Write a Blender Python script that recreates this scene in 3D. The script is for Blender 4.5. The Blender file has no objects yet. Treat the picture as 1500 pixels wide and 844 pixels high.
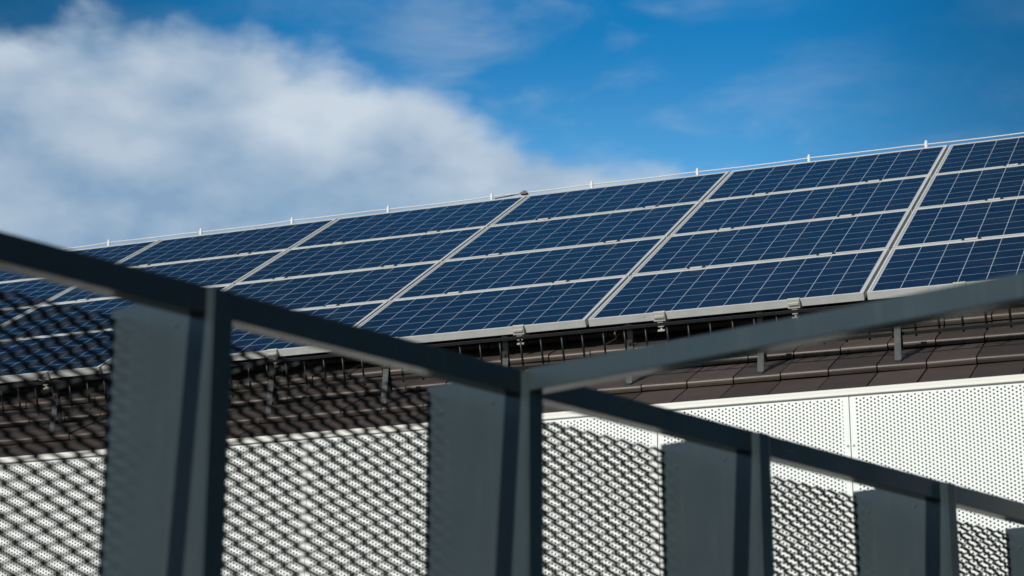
import bpy, bmesh, math, random
from mathutils import Vector, Matrix
R = math.radians
random.seed(7)
scene = bpy.context.scene
col = scene.collection

# ------------------------------------------------------------------ camera
GZ = 1.6                                   # eye height above the yard
cam_d = bpy.data.cameras.new('camera')
cam = bpy.data.objects.new('camera', cam_d); col.objects.link(cam)
cam.location = (0, 0, GZ)
cam.rotation_euler = (R(90 + 15.775), 0, R(20.986))
cam_d.sensor_width = 36.0
cam_d.lens = 73.54
cam_d.clip_start = 0.05
cam_d.clip_end = 5000
cam_d.dof.use_dof = True
cam_d.dof.focus_distance = 12.8
cam_d.dof.aperture_fstop = 3.7
cam_d.dof.aperture_blades = 9
scene.camera = cam

# ------------------------------------------------------------------ exposure
scene.view_settings.view_transform = 'Standard'
scene.view_settings.look = 'None'
scene.view_settings.gamma = 1.0
scene.view_settings.use_curve_mapping = False
scene.view_settings.exposure = 0.0

# ------------------------------------------------------------------ sun and sky
SUN_EL, SUN_AZ = 31.0, 198.1               # azimuth clockwise from +Y
sd = Vector((math.sin(R(SUN_AZ)) * math.cos(R(SUN_EL)), math.cos(R(SUN_AZ)) * math.cos(R(SUN_EL)), math.sin(R(SUN_EL))))
sun_d = bpy.data.lights.new('sun', 'SUN')
sun_d.energy = 3.8
sun_d.angle = R(0.5)
sun_d.color = (1.0, 0.93, 0.82)
sun = bpy.data.objects.new('sun', sun_d); col.objects.link(sun)
sun.location = sd * 60
sun.rotation_euler = sd.to_track_quat('Z', 'Y').to_euler()

world = bpy.data.worlds.new('World')
scene.world = world
world.use_nodes = True


class NT:
    """small helper to write node trees"""
    def __init__(self, tree):
        self.t = tree
        self.n = tree.nodes
        self.l = tree.links

    def new(self, kind, **kw):
        nd = self.n.new(kind)
        for k, v in kw.items():
            setattr(nd, k, v)
        return nd

    def put(self, sock, v):
        if isinstance(v, bpy.types.NodeSocket):
            self.l.new(v, sock)
        elif v is not None:
            sock.default_value = v

    def math(self, op, a, b=None, c=None, clamp=False):
        nd = self.new('ShaderNodeMath', operation=op)
        nd.use_clamp = clamp
        self.put(nd.inputs[0], a)
        if b is not None: self.put(nd.inputs[1], b)
        if c is not None: self.put(nd.inputs[2], c)
        return nd.outputs[0]

    def step(self, x, lo, hi):             # smoothstep
        nd = self.new('ShaderNodeMapRange', interpolation_type='SMOOTHSTEP')
        self.put(nd.inputs['Value'], x)
        self.put(nd.inputs['From Min'], lo); self.put(nd.inputs['From Max'], hi)
        return nd.outputs[0]

    def mix(self, f, a, b, blend='MIX'):
        nd = self.new('ShaderNodeMix', data_type='RGBA', blend_type=blend)
        self.put(nd.inputs['Factor'], f)
        self.put(nd.inputs['A'], a); self.put(nd.inputs['B'], b)
        return nd.outputs['Result']

    def noise(self, vec, scale, detail=4, rough=0.55, dist=0.0):
        nd = self.new('ShaderNodeTexNoise')
        self.put(nd.inputs['Vector'], vec)
        self.put(nd.inputs['Scale'], scale); self.put(nd.inputs['Detail'], detail)
        self.put(nd.inputs['Roughness'], rough); self.put(nd.inputs['Distortion'], dist)
        return nd.outputs['Fac']

    def mapping(self, vec, scale=(1, 1, 1), loc=(0, 0, 0)):
        nd = self.new('ShaderNodeMapping')
        self.put(nd.inputs['Vector'], vec)
        nd.inputs['Scale'].default_value = scale
        nd.inputs['Location'].default_value = loc
        return nd.outputs[0]

    def curve(self, x, pts):
        nd = self.new('ShaderNodeFloatCurve')
        self.put(nd.inputs['Value'], x)
        c = nd.mapping.curves[0]
        while len(c.points) < len(pts):
            c.points.new(0.5, 0.5)
        for p, (a, b) in zip(c.points, pts):
            p.location = (a, b)
        nd.mapping.update()
        return nd.outputs[0]


def build_sky():
    t = NT(world.node_tree)
    bg = t.n['Background']
    sky = t.new('ShaderNodeTexSky', sky_type='NISHITA')
    sky.sun_disc = False
    sky.sun_elevation = R(SUN_EL)
    sky.sun_rotation = R(SUN_AZ)
    sky.altitude = 300
    sky.air_density = 1.0
    sky.dust_density = 0.3
    sky.ozone_density = 3.0
    g = t.new('ShaderNodeTexCoord').outputs['Generated']
    s = t.new('ShaderNodeSeparateXYZ'); t.l.new(g, s.inputs[0])
    x, y, z = s.outputs
    az = t.math('ARCTAN2', x, y)
    el = t.math('ARCSINE', z)
    # deep, polarised looking blue, paler towards the horizon
    low = t.step(el, .41, .285)
    side = t.step(az, -.34, -.08)
    tint = t.mix(t.math('MULTIPLY', low, t.math('MULTIPLY_ADD', side, -.55, 1.0)), SKY_HIGH, SKY_LOW)
    tint = t.mix(1.0, tint, t.math('MULTIPLY_ADD', t.step(az, -.26, -.09), -.44, 1.0), 'MULTIPLY')  # lens vignette painted into the sky colour, right edge of view
    tint = t.mix(1.0, tint, t.math('MULTIPLY_ADD', t.step(az, -.45, -.63), -.46, 1.0), 'MULTIPLY')  # the same painted lens falloff for the left edge
    tint = t.mix(1.0, tint, t.math('MULTIPLY_ADD', t.step(el, .46, .95), -.5, 1.0), 'MULTIPLY')  # overhead sky, out of view, dimmed to lessen fill light
    # unseen sky off to the right, dimmed to cut fill light on fence fronts
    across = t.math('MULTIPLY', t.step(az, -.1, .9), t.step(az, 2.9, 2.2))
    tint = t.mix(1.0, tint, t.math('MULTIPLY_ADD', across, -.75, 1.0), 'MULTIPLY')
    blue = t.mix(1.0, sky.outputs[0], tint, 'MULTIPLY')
    # one large cumulus bank: its upper edge as elevation over azimuth
    edge = [(-1.2, .34), (-.9, .372), (-.70, .384), (-.6239, .3859), (-.6041, .3880), (-.5745, .3975), (-.5573, .3944), (-.5336, .3985), (-.5128, .3939),
            (-.4991, .3966), (-.4848, .3856), (-.4639, .3800), (-.4464, .3757), (-.4325, .3725), (-.4115, .3660),
            (-.3906, .3570), (-.3663, .3440), (-.3490, .3385), (-.3283, .3365), (-.3009, .3310), (-.2700, .3160), (-.25, .29), (-.1, .24), (.1, .20), (.3, .15)]
    A0, A1, E0, E1 = -1.3, .4, .15, .45
    top = t.curve(t.math('DIVIDE', t.math('SUBTRACT', az, A0), A1 - A0), [((a - A0) / (A1 - A0), (e - E0) / (E1 - E0)) for a, e in edge])
    top = t.math('MULTIPLY_ADD', top, E1 - E0, E0)
    dirv = t.mapping(g, scale=(1, 1, 1.7))
    n1 = t.noise(dirv, 21.0, 6, .48, .1)
    n2 = t.noise(dirv, 46.0, 5, .55, .3)
    d = t.math('ADD', t.math('SUBTRACT', top, el), .008)
    d = t.math('ADD', d, t.math('MULTIPLY', t.math('SUBTRACT', n1, .52), .034))
    d = t.math('ADD', d, t.math('MULTIPLY', t.math('SUBTRACT', n2, .5), .018))
    dens = t.step(d, -.004, .021)
    # thin veils and scraps outside the bank
    wv = t.mapping(g, scale=(1, 1, 2.6), loc=(3.1, 1.7, .4))
    w1 = t.noise(wv, 13.0, 6, .55, .3)
    near = t.step(d, -.13, .0)
    wisp = t.math('MULTIPLY', t.step(w1, .42, .80), t.math('MULTIPLY_ADD', near, .52, .06))
    wisp = t.math('MULTIPLY', wisp, t.math('MULTIPLY_ADD', t.step(az, -.47, -.36), .75, .25))
    # thinner, bluer stretches inside, low down
    gap = t.math('MULTIPLY', t.step(t.noise(dirv, 9.0, 5, .5, .2), .40, .66), t.step(d, .03, .11))
    body = t.math('MULTIPLY', dens, t.math('SUBTRACT', .95, t.math('MULTIPLY', gap, .16)))
    body = t.math('MULTIPLY', body, t.step(az, .3, -.05))
    cov = t.math('MAXIMUM', body, wisp)
    # cloud colour: sunlit crowns, grey blue thick parts
    c1 = t.noise(t.mapping(g, scale=(1, 1, 1.9), loc=(.7, 2.2, 5.3)), 10.0, 5, .5, .2)
    dot = t.new('ShaderNodeVectorMath', operation='DOT_PRODUCT')
    t.l.new(g, dot.inputs[0])
    ca, ce = -.470, .366
    dot.inputs[1].default_value = (math.sin(ca) * math.cos(ce), math.cos(ca) * math.cos(ce), math.sin(ce))
    crown = t.step(dot.outputs['Value'], math.cos(.045), math.cos(.008))
    # billows: lit on the upper left, grey on the lower right
    rel = t.math('SUBTRACT', n1, t.noise(t.mapping(g, scale=(1, 1, 1.7), loc=(-.006, 0, .024)), 21.0, 6, .48, .1))
    base = t.step(t.math('SUBTRACT', c1, t.math('MULTIPLY', d, .8)), .26, .66)
    lit = t.math('ADD', t.math('MULTIPLY', base, .62), t.math('MULTIPLY', rel, 1.1))
    lit = t.math('SUBTRACT', lit, t.math('MULTIPLY', t.step(az, -.50, -.63), .10))
    lit = t.math('SUBTRACT', lit, t.math('MULTIPLY', t.step(el, .37, .31), -.04))
    lit = t.math('ADD', lit, t.math('MULTIPLY_ADD', crown, .45, .02), clamp=True)
    ccol = t.mix(lit, CLOUD_GREY, CLOUD_WHITE)
    ccol = t.mix(1.0, ccol, (CLOUD_GAIN,) * 3 + (1,), 'MULTIPLY')
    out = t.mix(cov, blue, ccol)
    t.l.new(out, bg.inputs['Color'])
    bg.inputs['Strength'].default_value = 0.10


SKY_HIGH = (0.07, 0.88, 1.24, 1)
SKY_LOW = (0.90, 1.62, 1.66, 1)
CLOUD_GREY = (.255, .385, .545, 1)
CLOUD_WHITE = (.61, .69, .77, 1)
CLOUD_GAIN = 10.0
build_sky()


# ------------------------------------------------------------------ materials
def material(name):
    m = bpy.data.materials.new(name); m.use_nodes = True
    t = NT(m.node_tree)
    b = t.n['Principled BSDF']
    return m, t, b


def coords(t, kind='Object'):
    return t.new('ShaderNodeTexCoord').outputs[kind]


def bump(t, b, h, strength=.2, dist=.01):
    nd = t.new('ShaderNodeBump')
    t.put(nd.inputs['Height'], h)
    nd.inputs['Strength'].default_value = strength
    nd.inputs['Distance'].default_value = dist
    t.l.new(nd.outputs[0], b.inputs['Normal'])


def simple(name, c, rough=.5, metal=0.0, var=.12, scale=30, spec=.5, bmp=0.0):
    m, t, b = material(name)
    o = coords(t)
    n = t.noise(o, scale, 5, .6)
    f = t.math('MULTIPLY_ADD', t.math('SUBTRACT', n, .5), 2 * var, 1.0)
    cc = t.mix(1.0, (*c, 1), f, 'MULTIPLY')
    t.l.new(cc, b.inputs['Base Color'])
    t.put(b.inputs['Roughness'], t.math('MULTIPLY_ADD', t.math('SUBTRACT', n, .5), .25, rough))
    b.inputs['Metallic'].default_value = metal
    b.inputs['Specular IOR Level'].default_value = spec
    if bmp: bump(t, b, t.noise(o, scale * 6, 3, .6), bmp, .002)
    return m


M = {}
M['fence'] = simple('anthracite_powder_coat', (.034, .049, .056), .24, 0, .16, 5, .45)
M['mesh'] = simple('anthracite_mesh_coat', (.006, .010, .012), .45, 0, .1, 20, .3)
M['rivet'] = simple('rivet_steel', (.06, .075, .08), .4, .2, .1, 60)
M['flashing'] = simple('white_flashing', (.72, .71, .66), .45, 0, .05, 4)
M['backing'] = simple('dark_wall_membrane', (.007, .009, .010), .9, 0, .2, 3)
M['ridge'] = simple('ridge_sheet', (.60, .62, .63), .42, .35, .08, 5)
M['white_plastic'] = simple('white_holder', (.72, .73, .73), .45, 0, .04, 40)
M['wire'] = simple('aluminium_wire', (.62, .63, .64), .5, 0, .05, 40)
M['guard'] = simple('dark_guard_steel', (.010, .011, .012), .42, 0, .2, 25, .3)
M['strut'] = simple('blue_grey_strut', (.028, .035, .042), .55, 0, .15, 30, .3)
M['clamp'] = simple('clamp_aluminium', (.62, .61, .56), .42, .25, .12, 40)
M['dark_bolt'] = simple('dark_bolt', (.05, .045, .04), .5, .4, .2, 60)
M['underlay'] = simple('roof_underlay', (.012, .011, .011), .9, 0, .2, 8)
M['screw'] = simple('screw_head', (.42, .38, .35), .45, .2, .1, 60)
M['gable'] = simple('white_render', (.72, .72, .69), .8, 0, .06, 2)


def frame_material():
    m, t, b = material('panel_frame_aluminium')
    o = coords(t)
    rnd = t.new('ShaderNodeObjectInfo').outputs['Random']
    stretch = t.noise(t.mapping(o, scale=(3, 60, 60)), 4, 5, .65)
    blot = t.noise(o, 7, 5, .6)
    f = t.math('ADD', t.math('MULTIPLY', t.math('SUBTRACT', stretch, .5), .25), t.math('MULTIPLY', t.math('SUBTRACT', blot, .5), .45))
    base = t.mix(rnd, (.53, .535, .525, 1), (.60, .605, .59, 1))
    c = t.mix(1.0, base, t.math('ADD', f, 1.0), 'MULTIPLY')
    dirt = t.step(t.noise(o, 16, 6, .7), .60, .76)
    c = t.mix(t.math('MULTIPLY', dirt, .55), c, (.23, .20, .16, 1))
    t.l.new(c, b.inputs['Base Color'])
    b.inputs['Metallic'].default_value = 0
    b.inputs['Specular IOR Level'].default_value = .35
    b.inputs['Roughness'].default_value = .5
    return m


def cell_material():
    """poly-crystalline cells 10 x 6 under glass, object space metres"""
    m, t, b = material('solar_cells')
    o = coords(t)
    rnd = t.new('ShaderNodeObjectInfo').outputs['Random']
    s = t.new('ShaderNodeSeparateXYZ'); t.l.new(o, s.inputs[0])
    x, y, _ = s.outputs
    X0, X1, Y0, Y1 = .025, 1.625, .025, .967
    px, py = (X1 - X0) / 10, (Y1 - Y0) / 6
    fx = t.math('DIVIDE', t.math('SUBTRACT', x, X0), px)
    fy = t.math('DIVIDE', t.math('SUBTRACT', y, Y0), py)
    def line(f, pitch, half):              # 1 on the gap lines
        fr = t.math('ABSOLUTE', t.math('SUBTRACT', t.math('FRACT', t.math('ADD', f, .5)), .5))
        return t.step(fr, (half + .0006) / pitch, (half - .0006) / pitch)
    gaps = t.math('MAXIMUM', line(fx, px, .0022), t.math('MULTIPLY', line(fy, py, .0024), .85))
    # busbars run along the long side, three a cell
    bf = t.math('ADD', t.math('MULTIPLY', fy, 3.0), .5)
    bus = t.math('MULTIPLY', line(bf, py / 3, .0007), .16)
    inx = t.math('MULTIPLY', t.step(x, X0 - .002, X0 + .001), t.step(x, X1 + .002, X1 - .001))
    iny = t.math('MULTIPLY', t.step(y, Y0 - .002, Y0 + .001), t.step(y, Y1 + .002, Y1 - .001))
    inside = t.math('MULTIPLY', inx, iny)
    # per cell tone and crystal grain
    cid = t.new('ShaderNodeCombineXYZ')
    t.put(cid.inputs[0], t.math('FLOOR', fx)); t.put(cid.inputs[1], t.math('FLOOR', fy)); t.put(cid.inputs[2], t.math('MULTIPLY', rnd, 97.0))
    wn = t.new('ShaderNodeTexWhiteNoise', noise_dimensions='3D'); t.l.new(cid.outputs[0], wn.inputs['Vector'])
    vor = t.new('ShaderNodeTexVoronoi', feature='F1'); t.put(vor.inputs['Vector'], o); vor.inputs['Scale'].default_value = 70
    sepv = t.new('ShaderNodeSeparateXYZ'); t.l.new(vor.outputs['Color'], sepv.inputs[0])
    tone = t.math('ADD', t.math('MULTIPLY', wn.outputs['Value'], .32), t.math('MULTIPLY', sepv.outputs[0], .38))
    cell = t.mix(tone, (.0034, .0095, .023, 1), (.0115, .0275, .057, 1))
    cell = t.mix(t.math('MULTIPLY', t.step(rnd, .0, 1.0), .25), cell, (.010, .015, .040, 1))
    c = t.mix(bus, cell, (.30, .36, .45, 1))
    c = t.mix(gaps, c, (.40, .47, .56, 1))
    c = t.mix(inside, (.55, .58, .60, 1), c)
    # dust film
    dust = t.step(t.noise(o, 3.5, 6, .65), .45, .8)
    c = t.mix(t.math('MULTIPLY', dust, .035), c, (.42, .40, .36, 1))
    spots = t.step(t.noise(t.mapping(o, loc=(3, 4, 1)), 26, 2, .5), .79, .81)
    c = t.mix(t.math('MULTIPLY', spots, .5), c, (.5, .5, .46, 1))
    t.l.new(c, b.inputs['Base Color'])
    b.inputs['Roughness'].default_value = .16
    t.put(b.inputs['Roughness'], t.math('MULTIPLY_ADD', dust, .12, .14))
    b.inputs['Specular IOR Level'].default_value = .42
    return m


def tile_material():
    m, t, b = material('brown_roof_tile')
    o = coords(t)
    s = t.new('ShaderNodeSeparateXYZ'); t.l.new(o, s.inputs[0])
    x, y, _ = s.outputs
    ix = t.math('FLOOR', t.math('DIVIDE', t.math('SUBTRACT', x, TILE_X0), TILE_W))
    iy = t.math('FLOOR', t.math('DIVIDE', t.math('SUBTRACT', y, TILE_Y0 - .006), TILE_E))
    cid = t.new('ShaderNodeCombineXYZ'); t.put(cid.inputs[0], ix); t.put(cid.inputs[1], iy)
    wn = t.new('ShaderNodeTexWhiteNoise', noise_dimensions='2D'); t.l.new(cid.outputs[0], wn.inputs['Vector'])
    n = t.noise(o, 12, 6, .65)
    fine = t.noise(o, 160, 4, .6)
    c = t.mix(wn.outputs['Value'], (.040, .030, .025, 1), (.074, .056, .047, 1))
    c = t.mix(1.0, c, t.math('MULTIPLY_ADD', n, .7, .65), 'MULTIPLY')
    lich = t.step(t.noise(t.mapping(o, loc=(5, 2, 0)), 34, 5, .7), .66, .74)
    c = t.mix(t.math('MULTIPLY', lich, .35), c, (.10, .085, .070, 1))
    t.l.new(c, b.inputs['Base Color'])
    t.put(b.inputs['Roughness'], t.math('MULTIPLY_ADD', n, .18, .40))
    b.inputs['Specular IOR Level'].default_value = .5
    bump(t, b, fine, .15, .002)
    return m


PANEL_W = 1.010                            # cladding sheet between the joints 1.015 apart


def perforated_material():
    """white sheet with staggered round holes that are really open"""
    m, t, b = material('white_perforated_sheet')
    o = coords(t)
    s = t.new('ShaderNodeSeparateXYZ'); t.l.new(o, s.inputs[0])
    x, _, z = s.outputs
    PX, PZ, RAD = .0185, .0201, .0047
    M0 = .0365
    def dots(ox, oz):
        fx = t.math('ADD', t.math('DIVIDE', t.math('SUBTRACT', x, M0 + ox), 2 * PX), .5)
        fz = t.math('ADD', t.math('DIVIDE', t.math('SUBTRACT', z, oz), PZ), .5)
        ax = t.math('MULTIPLY', t.math('SUBTRACT', t.math('FRACT', fx), .5), 2 * PX)
        az = t.math('MULTIPLY', t.math('SUBTRACT', t.math('FRACT', fz), .5), PZ)
        r = t.math('SQRT', t.math('ADD', t.math('MULTIPLY', ax, ax), t.math('MULTIPLY', az, az)))
        return t.math('LESS_THAN', r, RAD)
    h = t.math('MAXIMUM', dots(0, 0), dots(PX, PZ / 2))
    h = t.math('MULTIPLY', h, t.math('MULTIPLY', t.math('GREATER_THAN', x, M0 - .006), t.math('LESS_THAN', x, PANEL_W - M0 + .006)))
    h = t.math('MULTIPLY', h, t.math('LESS_THAN', z, 3.945))
    n = t.noise(o, 2.2, 5, .6)
    streak = t.noise(t.mapping(o, scale=(14, 1, .7)), 2, 5, .6)
    f = t.math('ADD', t.math('MULTIPLY', n, .08), t.math('MULTIPLY', streak, .08))
    c = t.mix(1.0, (.82, .845, .83, 1), t.math('ADD', f, .92), 'MULTIPLY')
    t.l.new(c, b.inputs['Base Color'])
    b.inputs['Roughness'].default_value = .48
    tr = t.new('ShaderNodeBsdfTransparent')
    mx = t.new('ShaderNodeMixShader')
    t.l.new(h, mx.inputs[0]); t.l.new(b.outputs[0], mx.inputs[1]); t.l.new(tr.outputs[0], mx.inputs[2])
    t.l.new(mx.outputs[0], t.n['Material Output'].inputs['Surface'])
    return m


def paving_material():
    m, t, b = material('grey_concrete_paving')
    o = coords(t)
    n = t.noise(o, 1.3, 7, .65)
    g = t.noise(o, 60, 3, .6)
    br = t.new('ShaderNodeTexBrick'); t.put(br.inputs['Vector'], o)
    br.inputs['Scale'].default_value = 1.0
    br.inputs['Brick Width'].default_value = .6; br.inputs['Row Height'].default_value = .4
    br.inputs['Mortar Size'].default_value = .004
    c = t.mix(n, (.085, .080, .072, 1), (.125, .118, .105, 1))
    c = t.mix(1.0, c, t.math('MULTIPLY_ADD', g, .3, .85), 'MULTIPLY')
    c = t.mix(t.math('MULTIPLY', br.outputs['Fac'], .8), c, (.10, .09, .08, 1))
    t.l.new(c, b.inputs['Base Color'])
    b.inputs['Roughness'].default_value = .85
    return m


TILE_W, TILE_E = .2615, .39
TILE_X0 = -2.318 + .003 - TILE_W * 60
TILE_Y0 = -1.24

def weather(m):
    t = NT(m.node_tree); b = t.n['Principled BSDF']
    old = b.inputs['Base Color'].links[0].from_socket
    o = coords(t)
    streak = t.step(t.noise(t.mapping(o, scale=(16, 16, 1.2)), 2.2, 6, .65), .52, .80)
    speck = t.step(t.noise(o, 55, 4, .6), .68, .76)
    c = t.mix(t.math('MULTIPLY', streak, .22), old, (.11, .115, .11, 1))
    c = t.mix(t.math('MULTIPLY', speck, .30), c, (.14, .14, .13, 1))
    t.l.new(c, b.inputs['Base Color'])


weather(M['fence'])
M['frame'] = frame_material()
M['cells'] = cell_material()
M['tile'] = tile_material()
M['sheet'] = perforated_material()
M['paving'] = paving_material()


# ------------------------------------------------------------------ mesh building
class MB:
    def __init__(self):
        self.v, self.f = [], []

    def add(self, vs, fs):
        k = len(self.v)
        self.v += [tuple(p) for p in vs]
        self.f += [tuple(i + k for i in q) for q in fs]
        return self

    def box(self, a, b):
        (x0, y0, z0), (x1, y1, z1) = a, b
        return self.hexa([(x0, y0, z0), (x1, y0, z0), (x1, y1, z0), (x0, y1, z0), (x0, y0, z1), (x1, y0, z1), (x1, y1, z1), (x0, y1, z1)])

    def hexa(self, p):
        return self.add(p, [(3, 2, 1, 0), (4, 5, 6, 7), (0, 1, 5, 4), (1, 2, 6, 5), (2, 3, 7, 6), (3, 0, 4, 7)])

    def bar(self, p, q, wid, thk, side):
        """flat bar from p to q, wid measured along side, thk across"""
        p, q, side = Vector(p), Vector(q), Vector(side).normalized()
        d = (q - p).normalized()
        a = (side - d * side.dot(d)).normalized() * (wid / 2)
        c = d.cross(a).normalized() * (thk / 2)
        return self.hexa([p - a - c, p + a - c, p + a + c, p - a + c, q - a - c, q + a - c, q + a + c, q - a + c])

    def tube(self, pts, r, n=8):
        pts = [Vector(p) for p in pts]
        rings = []
        for i, p in enumerate(pts):
            d = (pts[min(i + 1, len(pts) - 1)] - pts[max(i - 1, 0)]).normalized()
            a = d.orthogonal().normalized() if abs(d.z) > .9 else Vector((0, 0, 1)).cross(d).normalized()
            c = d.cross(a)
            rr = r[i] if isinstance(r, (list, tuple)) else r
            rings.append([p + (a * math.cos(2 * math.pi * k / n) + c * math.sin(2 * math.pi * k / n)) * rr for k in range(n)])
        vs = [v for g in rings for v in g]
        fs = []
        for i in range(len(pts) - 1):
            for k in range(n):
                fs.append((i * n + k, i * n + (k + 1) % n, (i + 1) * n + (k + 1) % n, (i + 1) * n + k))
        fs.append(tuple(reversed(range(n))))
        fs.append(tuple((len(pts) - 1) * n + k for k in range(n)))
        return self.add(vs, fs)

    def prism(self, outline, ax, lo, hi):
        """outline in the other two axes, swept along axis ax"""
        n = len(outline)
        def P(u, v, w):
            q = [u, v]; q.insert(ax, w); return q
        vs = [P(u, v, lo) for u, v in outline] + [P(u, v, hi) for u, v in outline]
        fs = [(i, (i + 1) % n, n + (i + 1) % n, n + i) for i in range(n)] + [tuple(reversed(range(n))), tuple(range(n, 2 * n))]
        return self.add(vs, fs)

    def mesh(self, name, m, smooth=False, bevel=0.0):
        me = bpy.data.meshes.new(name)
        me.from_pydata(self.v, [], self.f)
        bm = bmesh.new(); bm.from_mesh(me)
        bmesh.ops.recalc_face_normals(bm, faces=bm.faces)
        if bevel:
            es = [e for e in bm.edges if len(e.link_faces) == 2 and e.calc_face_angle() > .6]
            bmesh.ops.bevel(bm, geom=es, offset=bevel, segments=2, affect='EDGES', profile=.6, clamp_overlap=True)
        bm.to_mesh(me); bm.free()
        me.materials.append(m)
        if smooth:
            for p in me.polygons: p.use_smooth = True
        return me

    def build(self, name, m, parent=None, smooth=False, bevel=0.0):
        o = bpy.data.objects.new(name, self.mesh(name, m, smooth, bevel))
        col.objects.link(o)
        o.parent = parent
        return o


def thing(name, label, cat, loc=(0, 0, 0), rot=(0, 0, 0), group=None):
    o = bpy.data.objects.new(name, None); col.objects.link(o)
    o.empty_display_size = .2
    o.location = loc; o.rotation_euler = rot
    o['label'] = label; o['category'] = cat
    if group: o['group'] = group
    return o


def link_copy(o, parent):
    c = o.copy(); col.objects.link(c); c.parent = parent
    return c


# ------------------------------------------------------------------ ground
g = MB().add([(-900, -900, 0), (900, -900, 0), (900, 900, 0), (-900, 900, 0)], [(0, 1, 2, 3)]).build('ground', M['paving'])
g['kind'] = 'structure'

# ------------------------------------------------------------------ building
PITCH = R(30.535)
OX, OY, OZ = -10.5712, 11.3808, 3.2007 + GZ           # lower left corner of the array grid (seam 0, row 0)
SL = Vector((0, math.cos(PITCH), math.sin(PITCH)))
NR = Vector((0, -math.sin(PITCH), math.cos(PITCH)))
PW, PH = 1.67, 1.012                                  # panel pitch
OFF = .18                                             # panel face above the tile noses


def roof_pt(x, s, off):                               # world point: x, distance up the slope, height over tile noses
    return Vector((x, OY, OZ)) + SL * s + NR * (off - OFF)


house = thing('building', 'white perforated metal clad building with brown tiled roof carrying the solar panels', 'building', (0, 0, 0))
BX0, BX1 = -15.2, 3.2
WALL_Y = 10.28
RIDGE_S = 4.36
eave = roof_pt(0, -1.24, -.05)
ridge = roof_pt(0, RIDGE_S, -.05)
depth = 2 * (ridge.y - eave.y)
# body: inner wall and gables as one solid under the roof
bo = [(10.335, 0.0), (10.335, eave.z - .06), (ridge.y, ridge.z - .06), (eave.y + depth, eave.z - .06), (eave.y + depth, 0.0)]
MB().prism(bo, 0, BX0 + .3, BX1 - .3).build('wall', M['backing'], house)
# perforated cladding
JX = -2.115
screw_me = MB().tube([(0, 0, 0), (0, -.003, 0), (0, -.005, 0)], [.0065, .006, .003], 8).mesh('screw', M['screw'])
k0, k1 = -13, 5
first = None
for k in range(k0, k1):
    if first is None:
        sb = MB()
        zt = 3.985
        sb.add([(0, 0, .12), (PANEL_W, 0, .12), (PANEL_W, 0, zt), (0, 0, zt)], [(0, 1, 2, 3)])
        for xx in (0, PANEL_W):
            sb.add([(xx, 0, .12), (xx, .03, .12), (xx, .03, zt), (xx, 0, zt)], [(0, 1, 2, 3)])
        first = p = sb.build('cladding_panel', M['sheet'], house)
    else:
        p = link_copy(first, house)
    p.location = (JX + k * 1.015 + .0025, WALL_Y, 0)
    p.rotation_euler = (random.uniform(-.0006, .0006), 0, random.uniform(-.0012, .0012))
    for xx in (.013, PANEL_W - .013):
        for zz in (3.70, 3.05):
            sc = bpy.data.objects.new('screw', screw_me); col.objects.link(sc); sc.parent = p; sc.location = (xx, 0, zz)
# eave flashing: folded white strip with a drip edge
fo = [(10.274, 3.957), (10.268, 3.960), (10.268, 3.967), (10.271, 3.970), (10.271, 3.990), (10.276, 3.996), (10.425, 4.012), (10.425, 3.987), (10.279, 3.987), (10.279, 3.957)]
MB().prism(fo, 0, BX0, BX1).build('eave_flashing', M['flashing'], house, bevel=.002)
# tiles (front slope), built in roof coordinates: x, up the slope, off
rf = MB()
prof = [(.0, -.032), (.0, -.018), (.0025, -.010), (.008, -.004), (.017, -.0008), (.028, 0), (TILE_E + .03, -.043), (TILE_E + .03, -.052)]
nx = int((BX1 - TILE_X0) / TILE_W)
for r in range(int((RIDGE_S - TILE_Y0) / TILE_E) + 1):
    for c in range(nx):
        x0 = TILE_X0 + c * TILE_W
        if x0 < BX0 - .1: continue
        j = random.uniform(-.0018, .0018); jz = random.uniform(-.0015, .0015); tw = random.uniform(-.0016, .0016)
        s0 = TILE_Y0 + r * TILE_E + j
        xa, xb = x0 + .0035, x0 + TILE_W - .0040
        pts = [p for p in prof]
        if s0 + TILE_E + .03 > RIDGE_S: continue
        n = len(pts)
        vs = [(xa, s0 + a, b + jz - tw) for a, b in pts] + [(xb, s0 + a, b + jz + tw) for a, b in pts]
        fs = [(i, (i + 1) % n, n + (i + 1) % n, n + i) for i in range(n)] + [tuple(range(n)), tuple(range(n, 2 * n))]
        rf.add(vs, fs)
roof = rf.build('roof', M['tile'], house)
bm = bmesh.new(); bm.from_mesh(roof.data)
bm.to_mesh(roof.data); bm.free()
roof.location = roof_pt(0, 0, 0)
roof.rotation_euler = (PITCH, 0, 0)
ul = MB()
e1 = roof_pt(0, -1.22, -.06); r1 = roof_pt(0, RIDGE_S - .01, -.06)
ul.prism([(e1.y, e1.z), (r1.y, r1.z), (r1.y + (r1.y - e1.y), e1.z), (r1.y + (r1.y - e1.y), e1.z - .05), (r1.y, r1.z - .05), (e1.y, e1.z - .05)], 0, BX0, BX1)
ul.build('roof_deck', M['underlay'], house)
# folded ridge sheet
rq = roof_pt(0, RIDGE_S, 0)
rz = OZ + 4.048 * SL.z + .020
ry = OY + 4.048 * SL.y + .20
hw = .17
ro = [(ry - hw, rz - .085), (ry - .025, rz - .004), (ry - .012, rz), (ry + .012, rz), (ry + .025, rz - .004), (ry + hw + .2, rz - .22), (ry + hw + .2, rz - .23), (ry, rz - .012), (ry - hw, rz - .095)]
MB().prism(ro, 0, BX0, BX1).build('ridge_cap', M['ridge'], house)

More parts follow.
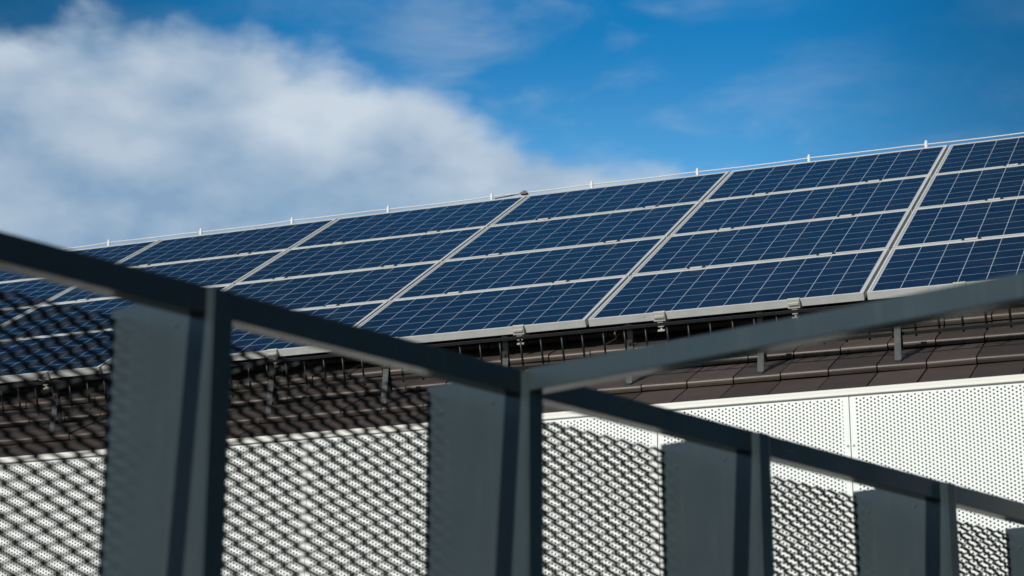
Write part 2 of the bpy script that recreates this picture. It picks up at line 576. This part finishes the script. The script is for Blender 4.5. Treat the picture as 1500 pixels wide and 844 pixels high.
# ------------------------------------------------------------------ lightning wire on the ridge
lw = thing('lightning_wire', 'thin bright metal wire on white pegs running along the roof ridge', 'wire', (0, ry, rz + .054))
hx = [-9.554, -8.642, -7.769, -6.88, -5.956, -5.095, -4.218, -3.325, -2.423]
xs = sorted(hx + [-10.45, -11.35, -1.53, -.64, .25])
pts = []
for a, b2 in zip(xs, xs[1:]):
    for q in range(6):
        f = q / 6
        pts.append((a + (b2 - a) * f, 0, .020 - .004 * 4 * f * (1 - f) + .003 * math.sin(a * 3.1)))
MB().tube(pts, .0052, 8).build('wire', M['wire'], lw, smooth=True)
hold = None
for x in hx:
    if hold is None:
        mb = MB().tube([(0, 0, -.060), (0, 0, .032), (0, 0, .041), (0, 0, .049)], [.013, .013, .010, .006], 10)
        mb.tube([(0, 0, -.066), (0, 0, -.058)], .026, 10)
        hold = h = mb.build('wire_holder', M['white_plastic'], lw, smooth=False)
    else:
        h = link_copy(hold, lw)
    h.location = (x, 0, 0)
mb = MB().box((-5.70, -.022, .004), (-5.645, .022, .022)).box((-5.685, -.012, .022), (-5.66, .012, .034))
mb.tube([(-5.70, 0, .018), (-5.80, .0, .006), (-5.93, 0, -.001)], .005, 6)
mb.build('wire_connector', M['dark_bolt'], lw)

# ------------------------------------------------------------------ solar panels
LX, LY = 1.65, .992
FT, LIP = .046, .0135
fm = MB()
fm.box((0, 0, -FT), (LX, LIP, 0)).box((0, LY - LIP, -FT), (LX, LY, 0))
fm.box((0, LIP, -FT), (LIP, LY - LIP, 0)).box((LX - LIP, LIP, -FT), (LX, LY - LIP, 0))
frame_me = fm.mesh('frame', M['frame'], bevel=.0015)
gm = MB().box((LIP - .002, LIP - .002, -.012), (LX - LIP + .002, LY - LIP + .002, -.0035))
glass_me = gm.mesh('cell_sheet', M['cells'])
ROWS = ['bottom row', 'second row from the bottom', 'third row from the bottom', 'top row']
COLS = {5: 'rightmost column cut by photo edge', 4: 'second column from the right', 3: 'third column from the right',
        2: 'fourth column from the right', 1: 'fifth column from the right', 0: 'leftmost visible column'}
seam_dx = {0: 0, 1: .0, 2: .006, 3: 0, 4: 0, 5: 0}
for c in range(0, 6):
    for r in range(4):
        root = thing('solar_panel', 'blue solar panel, %s, %s' % (ROWS[r], COLS[c]), 'solar panel',
                     Vector((OX + c * PW + .01, OY, OZ)) + SL * (r * PH + (0 if r == 0 else .0)) + NR * random.uniform(-.001, .001),
                     (PITCH + random.uniform(-.0008, .0008), 0, 0), 'solar panels on the tiled roof')
        for nm, me in (('frame', frame_me), ('cell_sheet', glass_me)):
            o = bpy.data.objects.new(nm, me); col.objects.link(o); o.parent = root

# mounting rails up the slope, each with an end clamp and mid clamps
rail_me = MB().box((-.02, .012, -FT - .042), (.02, 4 * PH - .02, -FT - .002)).mesh('rail', M['clamp'], bevel=.001)
ec = MB()
ec.box((-.036, -.016, -FT - .004), (.036, -.003, .004)).box((-.036, -.003, .0015), (.036, .012, .0055))
ec.box((-.030, -.022, -.030), (.030, -.016, -.016))
end_me = ec.mesh('end_clamp', M['clamp'], bevel=.0015)
hk = MB().box((-.017, -.012, -FT - .040), (.017, .010, -FT - .0045)).box((-.023, -.016, -FT - .066), (.020, .004, -FT - .058))
hk.box((-.006, -.008, -FT - .058), (.006, .0, -FT - .040))
hook_me = hk.mesh('rail_end', M['clamp'], bevel=.001)
mc = MB().box((-.040, -.026, .0015), (.040, .006, .0055))
mid_me = mc.mesh('mid_clamp', M['frame'], bevel=.001)
bt = MB().box((-.008, -.012, .0015), (.009, .0, .006))
bolt_me = bt.mesh('clamp_bolt', M['dark_bolt'])
rail_x = {5: (.52, 1.20), 4: (.44, 1.245), 3: (.40, 1.225), 2: (.40, 1.24), 1: (.40, 1.23), 0: (.40, 1.24)}
for c in range(0, 6):
    for q in (0, 1):
        if c == 5 and q: continue
        nth = {5: 'rightmost', 4: 'second right', 3: 'third from right', 2: 'fourth from right', 1: 'fifth from right', 0: 'leftmost'}[c]
        root = thing('mounting_rail', 'silver clamp rail under the %s panel column%s' % (nth, '' if c == 5 else (', left of its pair', ', right of its pair')[q]),
                     'mounting rail', (OX + c * PW + .01 + rail_x[c][q], OY, OZ), (PITCH, 0, 0), 'mounting rails under the solar panels')
        for nm, me in (('rail', rail_me), ('end_clamp', end_me), ('rail_end', hook_me)):
            o = bpy.data.objects.new(nm, me); col.objects.link(o); o.parent = root
        for r in (1, 2, 3):
            o = bpy.data.objects.new('mid_clamp', mid_me); col.objects.link(o); o.parent = root
            o.location = (random.uniform(-.05, .05), r * PH, 0)
            for dx in (-.050, .049):
                b3 = bpy.data.objects.new('clamp_bolt', bolt_me); col.objects.link(b3); b3.parent = o; b3.location = (dx, 0, 0)

# ------------------------------------------------------------------ snow guard on the lower tiles
sg = thing('snow_guard', 'dark steel snow guard fence standing on the brown tiles below the panels', 'snow guard', roof_pt(0, -.68, 0), (PITCH * .6, 0, 0))
GX0, GX1 = -10.2, -.4
lo_off, hi_off = .110, .283
MB().box((GX0, -.004, hi_off - .010), (GX1, .006, hi_off + .008)).build('rail', M['guard'], sg, bevel=.0015)
MB().box((GX0, -.004, lo_off - .010), (GX1, .006, lo_off + .010)).build('rail', M['guard'], sg, bevel=.0015)
bar_me = MB().tube([(0, .012, lo_off - .02), (0, .012, hi_off - .004)], .0065, 8).mesh('bar', M['guard'], smooth=True)
brk_x = [-1.948 - .7475 * i for i in range(12)]
n = 0
x = -3.226 - .1245 * 55
while x < GX1 and n < 100:
    o = bpy.data.objects.new('bar', bar_me); col.objects.link(o); o.parent = sg
    o.location = (x + random.uniform(-.002, .002), 0, 0)
    x += .1245; n += 1
bk = MB()
bk.box((-.016, .008, .02), (.016, .013, hi_off + .014))
bk_me = bk.mesh('bracket', M['guard'], bevel=.001)
st = MB().bar((0, -.105, -.022), (0, -.006, .185), .036, .005, (1, 0, 0)).box((-.018, -.135, -.030), (.018, -.100, -.021))
st_me = st.mesh('strut', M['strut'], bevel=.001)
bo_me = MB().box((-.016, -.016, .178), (.016, -.006, .214)).tube([(0, -.012, .197), (0, -.026, .197)], .007, 6).mesh('bolt', M['dark_bolt'])
for x in brk_x:
    if x < GX0: continue
    b4 = bpy.data.objects.new('bracket', bk_me); col.objects.link(b4); b4.parent = sg; b4.location = (x, 0, 0)
    for nm, me in (('strut', st_me), ('bolt', bo_me)):
        o = bpy.data.objects.new(nm, me); col.objects.link(o); o.parent = b4

# ------------------------------------------------------------------ steel mesh fence in the foreground
FR = math.atan2(.93640052, .35093314)
fence = thing('steel_fence', 'dark grey steel fence with top rails, broad fins and diamond mesh panels, blurred in front', 'fence',
              (-2.29550, 3.23445, 0), (0, 0, FR))
# local: x along the fence (away), y outward, z up from the ground
TOP = 1.2 + GZ
RH, RD = .060, .050
FIN_D = .318
post_s = [-.66, .519, 1.520, 2.490, 3.505, 4.50]
PWID = .053
MB().box((-.95, 0, TOP - RH), (5.2, RD, TOP)).build('top_rail', M['fence'], fence, bevel=.003)
# second rail, leaves the third post at a right angle towards the yard
s2 = post_s[2]
sh = .075                                   # the rail is not quite square to the fence
z0, z1 = TOP - RH + .003, TOP - .001
br = MB().hexa([(s2 + sh, -2.7, z0), (s2 + PWID + sh, -2.7, z0), (s2 + PWID, -.0245, z0), (s2, -.0245, z0),
                (s2 + sh, -2.7, z1), (s2 + PWID + sh, -2.7, z1), (s2 + PWID, -.0245, z1), (s2, -.0245, z1)])
br.build('cross_rail', M['fence'], fence, bevel=.003)
pm = MB().box((0, -.024, 0), (PWID, -.016, TOP - .007))
post_me = pm.mesh('post', M['fence'], bevel=.0015)
fin_o = [(-.0155, .0), (FIN_D, .0), (FIN_D, TOP + .003), (RD - .001, TOP + .001), (RD - .001, TOP - RH + .001), (.001, TOP - RH + .001), (.001, TOP - .006), (-.0155, TOP - .006)]
fin_me = MB().prism(fin_o, 0, 0.0, .005).mesh('fin', M['fence'])
rv_me = MB().tube([(-.0035, 0, 0), (.0, 0, 0)], [.0045, .007], 8).mesh('rivet', M['rivet'])
for s in post_s:
    o = bpy.data.objects.new('post', post_me); col.objects.link(o); o.parent = fence; o.location = (s, 0, 0)
    f = bpy.data.objects.new('fin', fin_me); col.objects.link(f); f.parent = fence; f.location = (s, 0, 0)
    for vv in (.265, .095):
        r5 = bpy.data.objects.new('rivet', rv_me); col.objects.link(r5); r5.parent = f; r5.location = (0, vv, TOP - .068)
ep = MB().box((s2 + sh, -2.753, 0), (s2 + sh + PWID, -2.7005, TOP - .001)).build('post', M['fence'], fence, bevel=.002)

# expanded metal: strands twisted out of the sheet
LW, SW = .0735, .0340
WS, TH = .0104, .0018
TILT = R(38)
def mesh_panel(length):
    """each strand is half of the bond above at its high nodes and half of the bond below at its low ones"""
    mb = MB()
    nx = int(round(2 * length / LW))
    lw2 = length / nx
    zt = TOP - .006
    rows = int((zt - .06) / (SW / 2))
    wv = Vector((0, math.cos(TILT), -math.sin(TILT)))
    bl = lw2 * .11                          # half length of the flat bond at a node
    for r in range(rows):
        zc = zt - .004 - (r + .5) * SW / 2
        node = []
        for i in range(nx + 1):
            high = (i + r) % 2 == 1
            node.append((Vector((i * lw2, 0, zc + (SW / 4 if high else -SW / 4))) + wv * ((WS / 2) if high else (-WS / 2))))
        for i in range(nx + 1):
            a0, a1 = max(0, i * lw2 - bl), min(length, i * lw2 + bl)
            mb.bar((a0, node[i].y, node[i].z), (a1, node[i].y, node[i].z), WS, TH, wv)
            if i < nx:
                p = Vector((i * lw2 + bl, node[i].y, node[i].z)); q = Vector(((i + 1) * lw2 - bl, node[i + 1].y, node[i + 1].z))
                mb.bar(p, q, WS, TH, wv)
    return mb
cache = {}
for a, b2 in zip(post_s, post_s[1:]):
    L = b2 - a - .006
    key = round(L, 2)
    if key not in cache:
        cache[key] = mesh_panel(L).mesh('mesh_panel', M['mesh'])
    o = bpy.data.objects.new('mesh_panel', cache[key]); col.objects.link(o); o.parent = fence
    o.location = (a + .0055, FIN_D - .008, 0)
